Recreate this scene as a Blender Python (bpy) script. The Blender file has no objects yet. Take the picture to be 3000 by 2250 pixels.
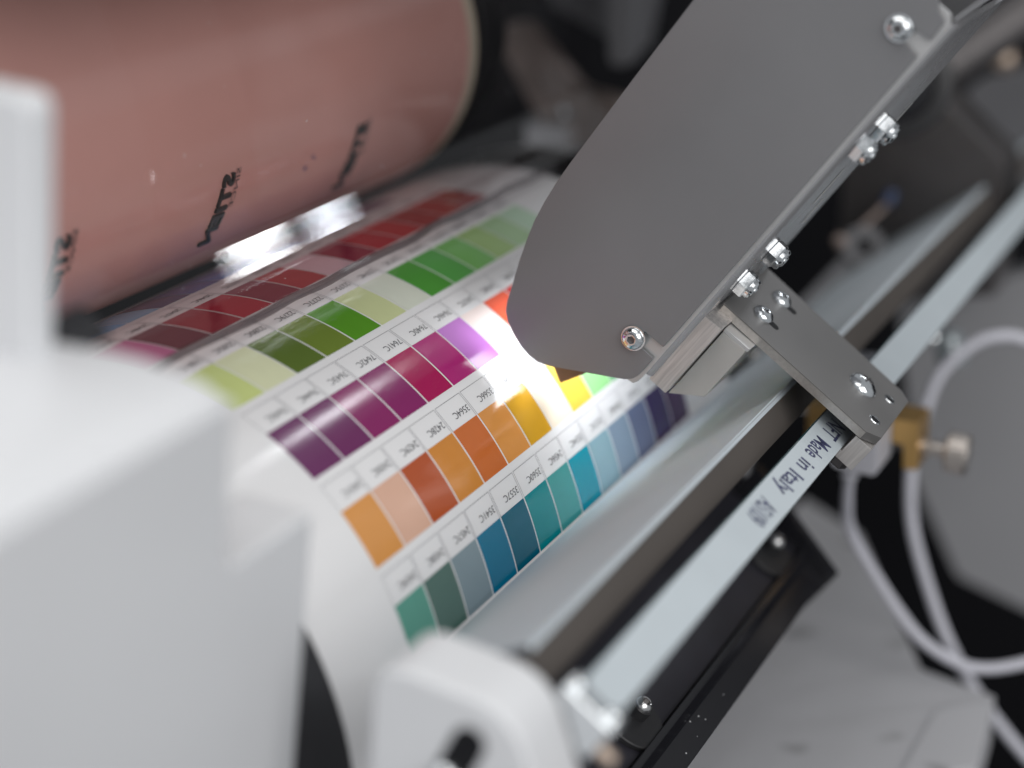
import bpy, bmesh, math, random
from mathutils import Vector, Matrix

random.seed(7)
SC = bpy.context.scene
COL = SC.collection
R_ = math.radians

# ------------------------------------------------------------------ camera
cd = bpy.data.cameras.new('camera')
cam = bpy.data.objects.new('camera', cd)
COL.objects.link(cam)
cam.matrix_world = Matrix((
    (0.41369807, 0.29521643, -0.86122074, -0.59476),
    (-0.91041414, 0.13414826, -0.39134427, -0.444539),
    (0.0, 0.94596591, 0.32426609, 0.375117),
    (0, 0, 0, 1)))
cd.lens = 68.983
cd.sensor_width = 36.0
cd.clip_start = 0.01
cd.clip_end = 50
cd.dof.use_dof = True
cd.dof.focus_distance = 0.842
cd.dof.aperture_fstop = 2.8
SC.camera = cam

# ------------------------------------------------------------------ light
wd = bpy.data.worlds.new('World')
SC.world = wd
wd.use_nodes = True
wd.node_tree.nodes['Background'].inputs[0].default_value = (0.93, 0.96, 1.0, 1)
wd.node_tree.nodes['Background'].inputs[1].default_value = 0.33


def area_light(name, loc, target, sx, sy, power, color=(1, 1, 1), spread=180):
    l = bpy.data.lights.new(name, 'AREA')
    l.shape = 'RECTANGLE'
    l.size, l.size_y = sx, sy
    l.energy = power
    l.color = color
    l.spread = R_(spread)
    o = bpy.data.objects.new(name, l)
    COL.objects.link(o)
    o.location = loc
    o.rotation_euler = (Vector(target) - Vector(loc)).to_track_quat('-Z', 'Y').to_euler()
    return o


def H0(x, u, v):
    a_ = R_(127.5)
    return Vector((x, u * math.cos(a_) - v * math.sin(a_), u * math.sin(a_) + v * math.cos(a_)))


area_light('ceiling_or_fill_lamp', (-0.35, 0.05, 1.75), (0.05, -0.1, 0.1), 2.2, 1.2, 19, (1.0, 0.985, 0.96))
area_light('inspection_lamp', H0(0.205, 0.1830, 0.016), H0(0.170, 0.10, 0.010), 0.05, 0.03, 0.024, (0.95, 0.98, 1.0), 105)


area_light('ceiling_or_fill_lamp', (-1.15, -1.75, 0.95), (0.05, -0.05, 0.1), 1.9, 1.5, 28, (1.0, 0.985, 0.97))  # added fill softbox behind the camera, brightens the front-facing sides


def reflection_lamp(loc, aim, xdir, sx, sy, radiance, color=(0.95, 0.97, 1.0)):  # small unseen lamps, added to put white reflections on the clear guard
    o = area_light('reflection_lamp', loc, aim, sx, sy, radiance * math.pi * sx * sy, color)
    z = (Vector(loc) - Vector(aim)).normalized()
    x = Vector(xdir)
    x = (x - z * x.dot(z)).normalized()
    y = z.cross(x)
    o.matrix_world = Matrix(((x.x, y.x, z.x, loc[0]), (x.y, y.y, z.y, loc[1]), (x.z, y.z, z.z, loc[2]), (0, 0, 0, 1)))


reflection_lamp((1.492, -0.569, 0.959), (0.10, -0.01, 0.163), (0.085, 0.029, -0.038), 0.070, 0.075, 42.0)
reflection_lamp((1.594, -0.551, 0.905), (0.14, -0.01, 0.163), (0.085, 0.029, -0.038), 0.050, 0.070, 24.0, (0.88, 0.92, 1.0))
reflection_lamp((1.450, -0.340, 1.085), (0.08, -0.02, 0.147), (0.18, 0.015, -0.11), 0.14, 0.05, 17.0)

vs = SC.view_settings
vs.view_transform = 'Standard'
vs.look = 'None'
vs.exposure = 0.0
vs.gamma = 1.0
vs.use_curve_mapping = False
SC.cycles.use_denoising = True
SC.cycles.max_bounces = 10
SC.cycles.transparent_max_bounces = 24
SC.cycles.caustics_reflective = False
SC.cycles.caustics_refractive = False
SC.cycles.sample_clamp_indirect = 6.0


# ------------------------------------------------------------------ materials
def lin(c):
    return tuple(((x / 255) / 12.92 if x / 255 <= 0.04045 else ((x / 255 + 0.055) / 1.055) ** 2.4) for x in c)


def mat(name, color, rough=0.5, metal=0.0, noise=0.0, nscale=60.0, bump=0.0, bscale=300.0, rvar=0.0,
        spec=0.5, coat=0.0, stretch=(1, 1, 1), rotx=0.0):
    m = bpy.data.materials.new(name)
    m.use_nodes = True
    nt = m.node_tree
    b = nt.nodes['Principled BSDF']
    b.inputs['Base Color'].default_value = (*color, 1)
    b.inputs['Roughness'].default_value = rough
    b.inputs['Metallic'].default_value = metal
    b.inputs['Specular IOR Level'].default_value = spec
    b.inputs['Coat Weight'].default_value = coat
    b.inputs['Coat Roughness'].default_value = 0.08
    if noise or bump or rvar:
        tc = nt.nodes.new('ShaderNodeTexCoord')
        mp = nt.nodes.new('ShaderNodeMapping')
        mp.inputs['Scale'].default_value = stretch
        rt = nt.nodes.new('ShaderNodeMapping')
        rt.inputs['Rotation'].default_value = (rotx, 0, 0)
        nt.links.new(tc.outputs['Object'], rt.inputs['Vector'])
        nt.links.new(rt.outputs['Vector'], mp.inputs['Vector'])
    if noise or rvar:
        n = nt.nodes.new('ShaderNodeTexNoise')
        n.inputs['Scale'].default_value = nscale
        n.inputs['Detail'].default_value = 6
        nt.links.new(mp.outputs['Vector'], n.inputs['Vector'])
        if noise:
            mr = nt.nodes.new('ShaderNodeMapRange')
            mr.inputs['From Min'].default_value = 0.25
            mr.inputs['From Max'].default_value = 0.75
            mr.inputs['To Min'].default_value = 1 - noise
            mr.inputs['To Max'].default_value = 1 + noise
            nt.links.new(n.outputs['Fac'], mr.inputs['Value'])
            mx = nt.nodes.new('ShaderNodeMix')
            mx.data_type = 'RGBA'
            mx.blend_type = 'MULTIPLY'
            mx.inputs['Factor'].default_value = 1
            mx.inputs['A'].default_value = (*color, 1)
            nt.links.new(mr.outputs['Result'], mx.inputs['B'])
            nt.links.new(mx.outputs['Result'], b.inputs['Base Color'])
        if rvar:
            mr2 = nt.nodes.new('ShaderNodeMapRange')
            mr2.inputs['From Min'].default_value = 0.3
            mr2.inputs['From Max'].default_value = 0.7
            mr2.inputs['To Min'].default_value = max(0.02, rough - rvar)
            mr2.inputs['To Max'].default_value = rough + rvar
            nt.links.new(n.outputs['Fac'], mr2.inputs['Value'])
            nt.links.new(mr2.outputs['Result'], b.inputs['Roughness'])
    if bump:
        n2 = nt.nodes.new('ShaderNodeTexNoise')
        n2.inputs['Scale'].default_value = bscale
        n2.inputs['Detail'].default_value = 3
        nt.links.new(mp.outputs['Vector'], n2.inputs['Vector'])
        bp = nt.nodes.new('ShaderNodeBump')
        bp.inputs['Strength'].default_value = bump
        bp.inputs['Distance'].default_value = 0.0004
        nt.links.new(n2.outputs['Fac'], bp.inputs['Height'])
        nt.links.new(bp.outputs['Normal'], b.inputs['Normal'])
    return m


M = {}
M['paper'] = mat('paper', (0.80, 0.80, 0.81), 0.13, noise=0.012, nscale=25, bump=0.05, bscale=900)
M['ink_black'] = mat('ink_black', (0.03, 0.03, 0.04), 0.35)
M['line_ink'] = mat('line_ink', (0.16, 0.16, 0.18), 0.4)
M['roller'] = mat('roller_rubber', (0.022, 0.022, 0.025), 0.42, noise=0.25, nscale=20)
M['steel'] = mat('steel', (0.62, 0.62, 0.62), 0.28, 1.0, rvar=0.08, nscale=40)
M['dark_steel'] = mat('dark_steel', (0.16, 0.15, 0.15), 0.38, 0.85, noise=0.15, nscale=30)
M['zinc'] = mat('zinc_plate', (0.80, 0.83, 0.85), 0.16, 1.0, noise=0.12, nscale=400, rvar=0.05)
M['hood'] = mat('hood_paint', (0.228, 0.230, 0.240), 0.40, 0.30, noise=0.05, nscale=12, bump=0.04, bscale=1500, rvar=0.05)
M['sheet'] = mat('bare_sheet', (0.62, 0.62, 0.62), 0.34, 0.6, noise=0.06, nscale=50, rvar=0.06)
M['polished'] = mat('polished_sheet', (0.46, 0.46, 0.475), 0.24, 0.55, rvar=0.05, nscale=30)
M['brushed'] = mat('brushed_aluminium', (0.70, 0.67, 0.65), 0.38, 0.75, noise=0.22, nscale=40, bump=0.10, bscale=60,
                   stretch=(20, 1, 20), rotx=-R_(127.5))
M['anodised'] = mat('anodised_grey', (0.44, 0.435, 0.42), 0.45, 0.2, noise=0.05, nscale=60)
M['bracket'] = mat('bracket_steel', (0.20, 0.196, 0.194), 0.42, 0.4, noise=0.07, nscale=35, bump=0.05, bscale=1200, rvar=0.06)
M['bracket_edge'] = mat('machined_edge', (0.55, 0.52, 0.49), 0.34, 0.9, noise=0.12, nscale=120, stretch=(1, 6, 6))
M['rail'] = mat('rail_light', (0.50, 0.55, 0.59), 0.8, 0.0, spec=0.2, noise=0.03, nscale=20)
M['tape'] = mat('rail_tape', (0.50, 0.555, 0.59), 0.40, noise=0.03, nscale=40, bump=0.08, bscale=300)
M['glass_edge'] = mat('glass_edge', (0.02, 0.06, 0.065), 0.12, coat=0.5)
M['marker'] = mat('marker_ink', (0.05, 0.055, 0.12), 0.5, noise=0.5, nscale=500)
M['brownface'] = mat('brown_anodised', (0.12, 0.107, 0.098), 0.5, 0.2, noise=0.08, nscale=20)
M['black'] = mat('black_paint', (0.006, 0.006, 0.008), 0.5, spec=0.25)
M['blackgloss'] = mat('black_gloss', (0.012, 0.012, 0.015), 0.22, bump=0.05, bscale=200)
M['beamface'] = mat('beam_face', (0.020, 0.019, 0.026), 0.45, noise=0.3, nscale=30)
M['washer'] = mat('black_washer', (0.022, 0.022, 0.024), 0.45)
M['white'] = mat('white_paint', (0.70, 0.71, 0.73), 0.38, noise=0.015, nscale=15, bump=0.03, bscale=600)
M['greypaint'] = mat('grey_paint', (0.34, 0.34, 0.355), 0.42, noise=0.03, nscale=10)
M['greypaint2'] = mat('grey_paint_dark', (0.16, 0.16, 0.17), 0.42, noise=0.04, nscale=10)
M['floorplate'] = None
M['cable'] = mat('cable_sheath', (0.60, 0.60, 0.66), 0.42, noise=0.03)
M['brass'] = mat('brass', (0.72, 0.45, 0.17), 0.36, 0.85, noise=0.1, nscale=60)
M['nickel'] = mat('nickel', (0.58, 0.53, 0.49), 0.33, 1.0, bump=0.3, bscale=500, stretch=(1, 1, 1))
M['copperplate'] = mat('photopolymer_plate', (0.75, 0.405, 0.355), 0.22, noise=0.06, nscale=9, bump=0.02, bscale=500, rvar=0.08, coat=0.08)
M['plate_edge'] = mat('plate_edge', (0.66, 0.58, 0.45), 0.5, noise=0.05)
M['relief'] = mat('inked_relief', (0.030, 0.040, 0.040), 0.35, noise=0.4, nscale=300)
M['blueink'] = mat('blue_ink', (0.05, 0.06, 0.22), 0.4)
M['brownplate'] = mat('brown_plate', (0.20, 0.115, 0.075), 0.45, noise=0.12, nscale=200)
M['plastic_grey'] = mat('plastic_grey', (0.48, 0.48, 0.52), 0.4)
M['fitting'] = mat('clear_fitting', (0.32, 0.36, 0.38), 0.10, 0.2, coat=1.0)
M['bluebit'] = mat('blue_plastic', (0.035, 0.06, 0.14), 0.4)
M['brownsteel'] = mat('brown_steel', (0.26, 0.21, 0.19), 0.4, 0.6, noise=0.3, nscale=40)
M['wall'] = mat('dark_wall', (0.010, 0.010, 0.012), 0.7, spec=0.1)
M['bronze'] = mat('bronze_tip', (0.55, 0.44, 0.36), 0.35, 0.6)

# stained grey base plate
m = mat('stained_base', (0.30, 0.30, 0.31), 0.40)
nt = m.node_tree
tc = nt.nodes.new('ShaderNodeTexCoord')
vo = nt.nodes.new('ShaderNodeTexVoronoi')
vo.inputs['Scale'].default_value = 26
nz = nt.nodes.new('ShaderNodeTexNoise')
nz.inputs['Scale'].default_value = 40
mxv = nt.nodes.new('ShaderNodeMix')
mxv.data_type = 'RGBA'
mxv.inputs['Factor'].default_value = 0.03
nt.links.new(tc.outputs['Object'], nz.inputs['Vector'])
nt.links.new(tc.outputs['Object'], mxv.inputs['A'])
nt.links.new(nz.outputs['Color'], mxv.inputs['B'])
nt.links.new(mxv.outputs['Result'], vo.inputs['Vector'])
cr = nt.nodes.new('ShaderNodeValToRGB')
cr.color_ramp.elements[0].position = 0.12
cr.color_ramp.elements[0].color = (0.36, 0.36, 0.37, 1)
cr.color_ramp.elements[1].position = 0.24
cr.color_ramp.elements[1].color = (0.56, 0.56, 0.58, 1)
nt.links.new(vo.outputs['Distance'], cr.inputs['Fac'])
nt.links.new(cr.outputs['Color'], nt.nodes['Principled BSDF'].inputs['Base Color'])
M['floorplate'] = m

# clear sheet: surface reflection over a faintly tinted see-through body
m = bpy.data.materials.new('clear_sheet')
m.use_nodes = True
nt = m.node_tree
for n in list(nt.nodes):
    nt.nodes.remove(n)
o_ = nt.nodes.new('ShaderNodeOutputMaterial')
mxs = nt.nodes.new('ShaderNodeMixShader')
tr = nt.nodes.new('ShaderNodeBsdfTransparent')
tr.inputs[0].default_value = (0.90, 0.885, 0.89, 1)
gl = nt.nodes.new('ShaderNodeBsdfGlossy')
gl.inputs['Roughness'].default_value = 0.02
lw = nt.nodes.new('ShaderNodeLayerWeight')
lw.inputs['Blend'].default_value = 0.5
pw = nt.nodes.new('ShaderNodeMath')
pw.operation = 'POWER'
pw.inputs[1].default_value = 4.5
nt.links.new(lw.outputs['Facing'], pw.inputs[0])
fr = nt.nodes.new('ShaderNodeMath')
fr.operation = 'MULTIPLY_ADD'
fr.inputs[1].default_value = 0.5
fr.inputs[2].default_value = 0.04
nt.links.new(pw.outputs[0], fr.inputs[0])
tcc = nt.nodes.new('ShaderNodeTexCoord')
nb = nt.nodes.new('ShaderNodeTexNoise')
nb.inputs['Scale'].default_value = 22
nb.inputs['Detail'].default_value = 2
bpn = nt.nodes.new('ShaderNodeBump')
bpn.inputs['Strength'].default_value = 0.004
bpn.inputs['Distance'].default_value = 0.002
nt.links.new(tcc.outputs['Object'], nb.inputs['Vector'])
nt.links.new(nb.outputs['Fac'], bpn.inputs['Height'])
nt.links.new(bpn.outputs['Normal'], gl.inputs['Normal'])
nt.links.new(fr.outputs[0], mxs.inputs[0])
nt.links.new(tr.outputs[0], mxs.inputs[1])
nt.links.new(gl.outputs[0], mxs.inputs[2])
nt.links.new(mxs.outputs[0], o_.inputs[0])
M['clear'] = m
m2 = m.copy()
m2.name = 'clear_edge'
for n in m2.node_tree.nodes:
    if n.type == 'BSDF_TRANSPARENT':
        n.inputs[0].default_value = (0.62, 0.60, 0.61, 1)
M['clear_edge'] = m2

m = bpy.data.materials.new('led_emitter')
m.use_nodes = True
b = m.node_tree.nodes['Principled BSDF']
b.inputs['Base Color'].default_value = (0.8, 0.8, 0.8, 1)
b.inputs['Emission Color'].default_value = (0.93, 0.96, 1.0, 1)
b.inputs['Emission Strength'].default_value = 15.0
M['led'] = m


# ------------------------------------------------------------------ helpers
def link(o, parent=None):
    COL.objects.link(o)
    if parent is not None:
        o.parent = parent
    return o


def tag(o, label=None, cat=None, group=None, kind=None):
    if label:
        o['label'] = label
    if cat:
        o['category'] = cat
    if group:
        o['group'] = group
    if kind:
        o['kind'] = kind
    return o


def thing(name, label, cat, group=None):
    o = bpy.data.objects.new(name, None)
    o.empty_display_size = 0.01
    link(o)
    return tag(o, label, cat, group)


def finish(name, bm, material, parent=None, smooth=None):
    bmesh.ops.recalc_face_normals(bm, faces=bm.faces)
    me = bpy.data.meshes.new(name)
    bm.to_mesh(me)
    bm.free()
    if material:
        me.materials.append(material)
    if smooth is not None:
        for p in me.polygons:
            p.use_smooth = True
        me.set_sharp_from_angle(angle=R_(smooth))
    return link(bpy.data.objects.new(name, me), parent)


def bevel(bm, off, seg=2, sharp=25):
    ed = [e for e in bm.edges if len(e.link_faces) == 2 and e.calc_face_angle(0) > R_(sharp)]
    if ed and off > 0:
        bmesh.ops.bevel(bm, geom=ed, offset=off, segments=seg, affect='EDGES', profile=0.6, clamp_overlap=True)


def prism_bm(pts, vec, bm=None):
    bm = bm or bmesh.new()
    vec = Vector(vec)
    a = [bm.verts.new(Vector(p)) for p in pts]
    b = [bm.verts.new(Vector(p) + vec) for p in pts]
    n = len(pts)
    bm.faces.new(a)
    bm.faces.new(b[::-1])
    for i in range(n):
        j = (i + 1) % n
        bm.faces.new((a[j], a[i], b[i], b[j]))
    bmesh.ops.recalc_face_normals(bm, faces=bm.faces)
    return bm


def weighted(o):
    md = o.modifiers.new('weighted_normal', 'WEIGHTED_NORMAL')
    md.weight = 100
    md.keep_sharp = True
    return o


def prism(name, pts, vec, material, parent=None, bev=0.0005, seg=2, smooth=35):
    bm = prism_bm(pts, vec)
    bevel(bm, bev, seg)
    return weighted(finish(name, bm, material, parent, smooth))


def box(name, lo, hi, material, parent=None, bev=0.0005, seg=2):
    pts = [(lo[0], lo[1], lo[2]), (hi[0], lo[1], lo[2]), (hi[0], hi[1], lo[2]), (lo[0], hi[1], lo[2])]
    return prism(name, pts, (0, 0, hi[2] - lo[2]), material, parent, bev, seg)


def basis(d):
    d = Vector(d).normalized()
    t = Vector((1, 0, 0)) if abs(d.x) < 0.8 else Vector((0, 0, 1))
    a = d.cross(t).normalized()
    return a, d.cross(a).normalized(), d


def lathe_bm(prof, org, axis, seg=40, rfun=None, bm=None, phase=0.0):
    """prof: list of (radius, height along axis)."""
    bm = bm or bmesh.new()
    a, b, d = basis(axis)
    org = Vector(org)
    rings = []
    for k, (r, h) in enumerate(prof):
        if r < 1e-7:
            rings.append([bm.verts.new(org + d * h)])
            continue
        ring = []
        for i in range(seg):
            f = 2 * math.pi * i / seg + phase
            rr = rfun(k, r, f - phase) if rfun else r
            ring.append(bm.verts.new(org + d * h + (a * math.cos(f) + b * math.sin(f)) * rr))
        rings.append(ring)
    for p, q in zip(rings[:-1], rings[1:]):
        for i in range(seg):
            j = (i + 1) % seg
            if len(p) == 1 and len(q) == 1:
                continue
            if len(p) == 1:
                bm.faces.new((p[0], q[i], q[j]))
            elif len(q) == 1:
                bm.faces.new((p[i], q[0], p[j]))
            else:
                bm.faces.new((p[i], q[i], q[j], p[j]))
    return bm


def lathe(name, prof, org, axis, material, parent=None, seg=40, smooth=30, rfun=None, phase=0.0):
    return finish(name, lathe_bm(prof, org, axis, seg, rfun, None, phase), material, parent, smooth)


def spline(pts, n=10):
    P = [Vector(p) for p in pts]
    P = [P[0] * 2 - P[1]] + P + [P[-1] * 2 - P[-2]]
    out = []
    for i in range(1, len(P) - 2):
        for k in range(n):
            t = k / n
            p0, p1, p2, p3 = P[i - 1:i + 3]
            out.append(0.5 * ((2 * p1) + (p2 - p0) * t + (2 * p0 - 5 * p1 + 4 * p2 - p3) * t * t +
                              (3 * p1 - p0 - 3 * p2 + p3) * t ** 3))
    out.append(P[-2])
    return out


def tube(name, pts, r, material, parent=None, seg=14, n=10):
    pp = spline(pts, n) if n else [Vector(p) for p in pts]
    bm = bmesh.new()
    rings = []
    up = Vector((0, 0, 1))
    for i, p in enumerate(pp):
        d = (pp[min(i + 1, len(pp) - 1)] - pp[max(i - 1, 0)]).normalized()
        a = d.cross(up)
        if a.length < 1e-4:
            a = d.cross(Vector((1, 0, 0)))
        a.normalize()
        b = d.cross(a)
        rings.append([bm.verts.new(p + (a * math.cos(2 * math.pi * k / seg) + b * math.sin(2 * math.pi * k / seg)) * r)
                      for k in range(seg)])
    for p, q in zip(rings[:-1], rings[1:]):
        for k in range(seg):
            bm.faces.new((p[k], p[(k + 1) % seg], q[(k + 1) % seg], q[k]))
    bm.faces.new(rings[0])
    bm.faces.new(rings[-1][::-1])
    return finish(name, bm, material, parent, 50)


TEXTCACHE = {}


def text_mesh(s, off=0.0):
    """flat glyph outlines of a string as (verts2d, faces), scaled to the unit box in x and cap height 1"""
    if (s, off) in TEXTCACHE:
        return TEXTCACHE[(s, off)]
    cu = bpy.data.curves.new('txt', 'FONT')
    cu.body = s
    cu.size = 1.0
    cu.resolution_u = 3
    cu.offset = off
    ob = bpy.data.objects.new('txt', cu)
    COL.objects.link(ob)
    dg = bpy.context.evaluated_depsgraph_get()
    me = bpy.data.meshes.new_from_object(ob.evaluated_get(dg))
    vs_ = [(v.co.x, v.co.y) for v in me.vertices]
    fs_ = [tuple(p.vertices) for p in me.polygons]
    bpy.data.objects.remove(ob)
    bpy.data.curves.remove(cu)
    bpy.data.meshes.remove(me)
    x0 = min(v[0] for v in vs_)
    x1 = max(v[0] for v in vs_)
    vs_ = [((x - x0) / (x1 - x0), y / 0.69) for x, y in vs_]
    TEXTCACHE[(s, off)] = (vs_, fs_)
    return TEXTCACHE[(s, off)]


def mapped(name, vs_, fs_, fn, material, parent):
    me = bpy.data.meshes.new(name)
    me.from_pydata([fn(*v) for v in vs_], [], fs_)
    me.materials.append(material)
    return link(bpy.data.objects.new(name, me), parent)


# local frame of the inspection head: U leaves the web, V points out over the rails, both square to X
UA = R_(127.5)
UU = Vector((0, math.cos(UA), math.sin(UA)))
VV = Vector((0, -math.sin(UA), math.cos(UA)))


def H(x, u, v):
    return Vector((x, 0, 0)) + UU * u + VV * v


# ------------------------------------------------------------------ setting
S = 0.024                 # width of one colour column
RR = 0.13674              # radius of the impression roller with its web
TOP0, PITCH, HGT = 121.709, 17.2758, 10.574      # angles of the printed rows


def cyl(x, th, off=0.0):
    t = R_(th)
    return Vector((x, (RR + off) * math.cos(t), (RR + off) * math.sin(t)))


wall = box('wall', (1.15, -1.3, -0.9), (1.2, 1.4, 0.40), M['wall'], bev=0)
tag(wall, kind='structure')
fl = box('floor', (-0.6, -1.3, -0.95), (1.3, 1.4, -0.9), M['wall'], bev=0)
tag(fl, kind='structure')

# ------------------------------------------------------------------ impression roller
t = thing('impression_roller', 'dark rubber roller carrying the printed white paper', 'roller')
lathe('roller_body', [(0, 0), (RR - 0.003, 0), (RR - 0.0006, 0.002), (RR - 0.0006, 0.476), (RR - 0.006, 0.48), (0, 0.48)],
      (-0.091, 0, 0), (1, 0, 0), M['roller'], t, 160, 25)
lathe('end_ring', [(0.08, 0), (RR - 0.004, 0), (RR - 0.001, 0.003), (RR - 0.001, 0.011), (RR - 0.004, 0.014), (0.08, 0.014), (0.08, 0)],
      (0.428, 0, 0), (1, 0, 0), M['steel'], t, 120, 25)
lathe('axle', [(0, 0), (0.03, 0), (0.03, 0.72), (0, 0.72)], (-0.14, 0, 0), (1, 0, 0), M['dark_steel'], t, 40, 25)

blocker = prism('shade_blocker', [(-0.10, -0.05, 0.415), (0.75, -0.05, 0.415), (0.75, 0.60, 0.415), (-0.10, 0.60, 0.415)], (0, 0, 0.03), M['black'], None, 0.002)  # unseen plate added to keep light off the top of the pink cylinder
tag(blocker, kind='structure')
prism('shade_blocker_front', [(-0.10, -0.062, 0.440), (-0.10, -0.052, 0.440), (-0.10, -0.072, 0.318), (-0.10, -0.082, 0.318)], (0.85, 0, 0), M['black'], blocker, 0.001)  # added unseen front strip, deepens the shade on the cylinder

# ------------------------------------------------------------------ printed paper
bm = bmesh.new()
prev = None
X0, X1 = -0.053, 0.374
N = 130
for i in range(N + 1):
    th = 20 + 235 * i / N
    cur = [bm.verts.new(cyl(X0, th)), bm.verts.new(cyl(X1, th)), bm.verts.new(cyl(X1, th, -0.0003)), bm.verts.new(cyl(X0, th, -0.0003))]
    if prev:
        for k in range(4):
            bm.faces.new((prev[k], prev[(k + 1) % 4], cur[(k + 1) % 4], cur[k]))
    prev = cur
web = finish('paper_web', bm, M['paper'], None, 40)
tag(web, 'glossy white paper printed with rows of colour swatches', 'paper')

ROWS = {
    -3: [(92, 158, 214), (120, 180, 226), (142, 186, 218), (86, 84, 122), (92, 104, 162), (104, 134, 198), (116, 156, 214), (104, 122, 184),
         (88, 82, 138), (82, 76, 126), (98, 82, 132), (90, 78, 124), None],
    -2: [(204, 122, 168), (106, 62, 76), (152, 58, 72), (172, 46, 66), (132, 60, 78), (176, 68, 76), (222, 190, 200), (146, 50, 74),
         (182, 46, 62), (188, 54, 62), (164, 58, 62), (176, 66, 66), (172, 84, 82)],
    -1: [(200, 212, 140), (216, 220, 184), (92, 112, 52), (110, 130, 56), (88, 146, 44), (200, 208, 158), (213, 218, 204), (80, 150, 62),
         (90, 164, 80), (118, 182, 96), (156, 190, 118), (162, 196, 148), (182, 212, 184)],
    0: [(104, 50, 94), (106, 44, 92), (132, 36, 96), (130, 32, 96), (162, 8, 80), (168, 34, 112), (186, 120, 198), (236, 220, 216),
        (224, 92, 62), (206, 62, 60), (172, 44, 66), (150, 40, 70), (120, 40, 70)],
    1: [(212, 148, 82), (214, 172, 150), (174, 82, 44), (202, 132, 56), (196, 106, 52), (214, 146, 76), (206, 156, 44), (238, 222, 204),
        (234, 192, 78), (152, 212, 144), (92, 170, 110), (60, 140, 110), (40, 110, 100)],
    2: [(88, 152, 136), (80, 110, 102), (130, 148, 156), (0, 112, 146), (0, 94, 118), (0, 134, 142), (62, 150, 150), (0, 142, 164),
        (140, 174, 186), (134, 154, 174), (100, 110, 140), (50, 36, 86), (64, 34, 80)],
    3: [(90, 150, 200), (120, 160, 190), (60, 90, 140), (70, 110, 160), (90, 130, 170), (110, 150, 180), (60, 80, 120), (80, 90, 130),
        (60, 60, 100), (80, 60, 100), (90, 60, 100), (100, 60, 90), (110, 60, 90)],
}
CODES = {
    -3: ['2150C', '2151C', '2152C', '2153C', '2154C', '2155C', '2156C', '2157C', '2158C', '2159C', '2160C', '2161C', None],
    -2: ['2049C', '2048C', '2047C', '2046C', '2052C', '2053C', '2062C', '2063C', '2064C', '2034C', '2035C', '2036C', '2037C'],
    -1: ['2281C', '2282C', '2280C', '2279C', '2277C', '2275C', '2274C', '2273C', '2272C', '2271C', '2270C', '2269C', '2268C'],
    0: ['7645C', '7644C', '7643C', '7642C', '7641C', '7640C', '7646C', '2437C', '2438C', '2439C', '2440C', '2441C', '2442C'],
    1: ['2431C', '2430C', '2429C', '2428C', '3564C', '3566C', '3568C', '2432C', '3570C', '2433C', '2434C', '2435C', '2436C'],
    2: ['2459C', '2458C', '2457C', '3541C', '3557C', '3560C', '2456C', '3534C', '3533C', '3535C', '3536C', '3537C', '3538C'],
    3: [None] * 13,
}
INK = {}


def ink(c):
    if c not in INK:
        k = tuple(min(0.86, x * 1.04) for x in lin(c))
        INK[c] = mat('ink', k, 0.12, noise=0.02, nscale=120, bump=0.05, bscale=900)
    return INK[c]


def patch(x0, x1, t0, t1, off, nt=10):
    vs_, fs_ = [], []
    for i in range(nt + 1):
        th = t0 + (t1 - t0) * i / nt
        vs_ += [(x0, th), (x1, th)]
    for i in range(nt):
        fs_.append((2 * i, 2 * i + 1, 2 * i + 3, 2 * i + 2))
    return vs_, fs_


def wrap(off):
    return lambda x, th: cyl(x, th, off)


GAPX = 0.022 * S
DEG = 180 / math.pi / RR          # degrees per metre round the roller
for row in sorted(ROWS):
    t0 = TOP0 + PITCH * row
    t1 = t0 + HGT
    for c in range(13):
        colr = ROWS[row][c]
        if colr is None:
            continue
        x0, x1 = c * S + GAPX, (c + 1) * S - GAPX
        vs_, fs_ = patch(x0, x1, t0, t1, 0)
        sw = mapped('colour_swatch', vs_, fs_, wrap(0.00012), ink(colr), web)
        for p in sw.data.polygons:
            p.use_smooth = True
        code = CODES[row][c]
        if code is None:
            continue
        # box ruled round the label field
        lt = t0 - 0.51 * S * DEG
        w = 0.00022
        wd_ = w * DEG
        vs2, fs2 = [], []
        for (a0, a1, b0, b1, n_) in ((x0, x1, lt, lt + wd_, 1), (x0, x0 + w, lt, t0, 5), (x1 - w, x1, lt, t0, 5)):
            v_, f_ = patch(a0, a1, b0, b1, 0, n_)
            k = len(vs2)
            vs2 += v_
            fs2 += [tuple(i + k for i in f) for f in f_]
        mapped('label_frame', vs2, fs2, wrap(0.00010), M['line_ink'], web)
        # code printed upside down for the viewer: it reads towards the near end of the roller
        tv, tf = text_mesh(code, -0.004)
        xs = x1 - 0.055 * S
        tt = t0 - 0.265 * S * DEG

        def fcode(a, b, xs=xs, tt=tt):
            return cyl(xs - a * 0.57 * S, tt + b * 0.128 * S * DEG, 0.00014)
        mapped('printed_code', tv, tf, fcode, M['ink_black'], web)

# ------------------------------------------------------------------ plate cylinder with the pink printing plate
CC = (0.1032, 0.2023)
RC = 0.0862


def cop(x, ang, off=0.0):
    t_ = R_(ang)
    return Vector((x, CC[0] + (RC + off) * math.cos(t_), CC[1] + (RC + off) * math.sin(t_)))


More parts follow.
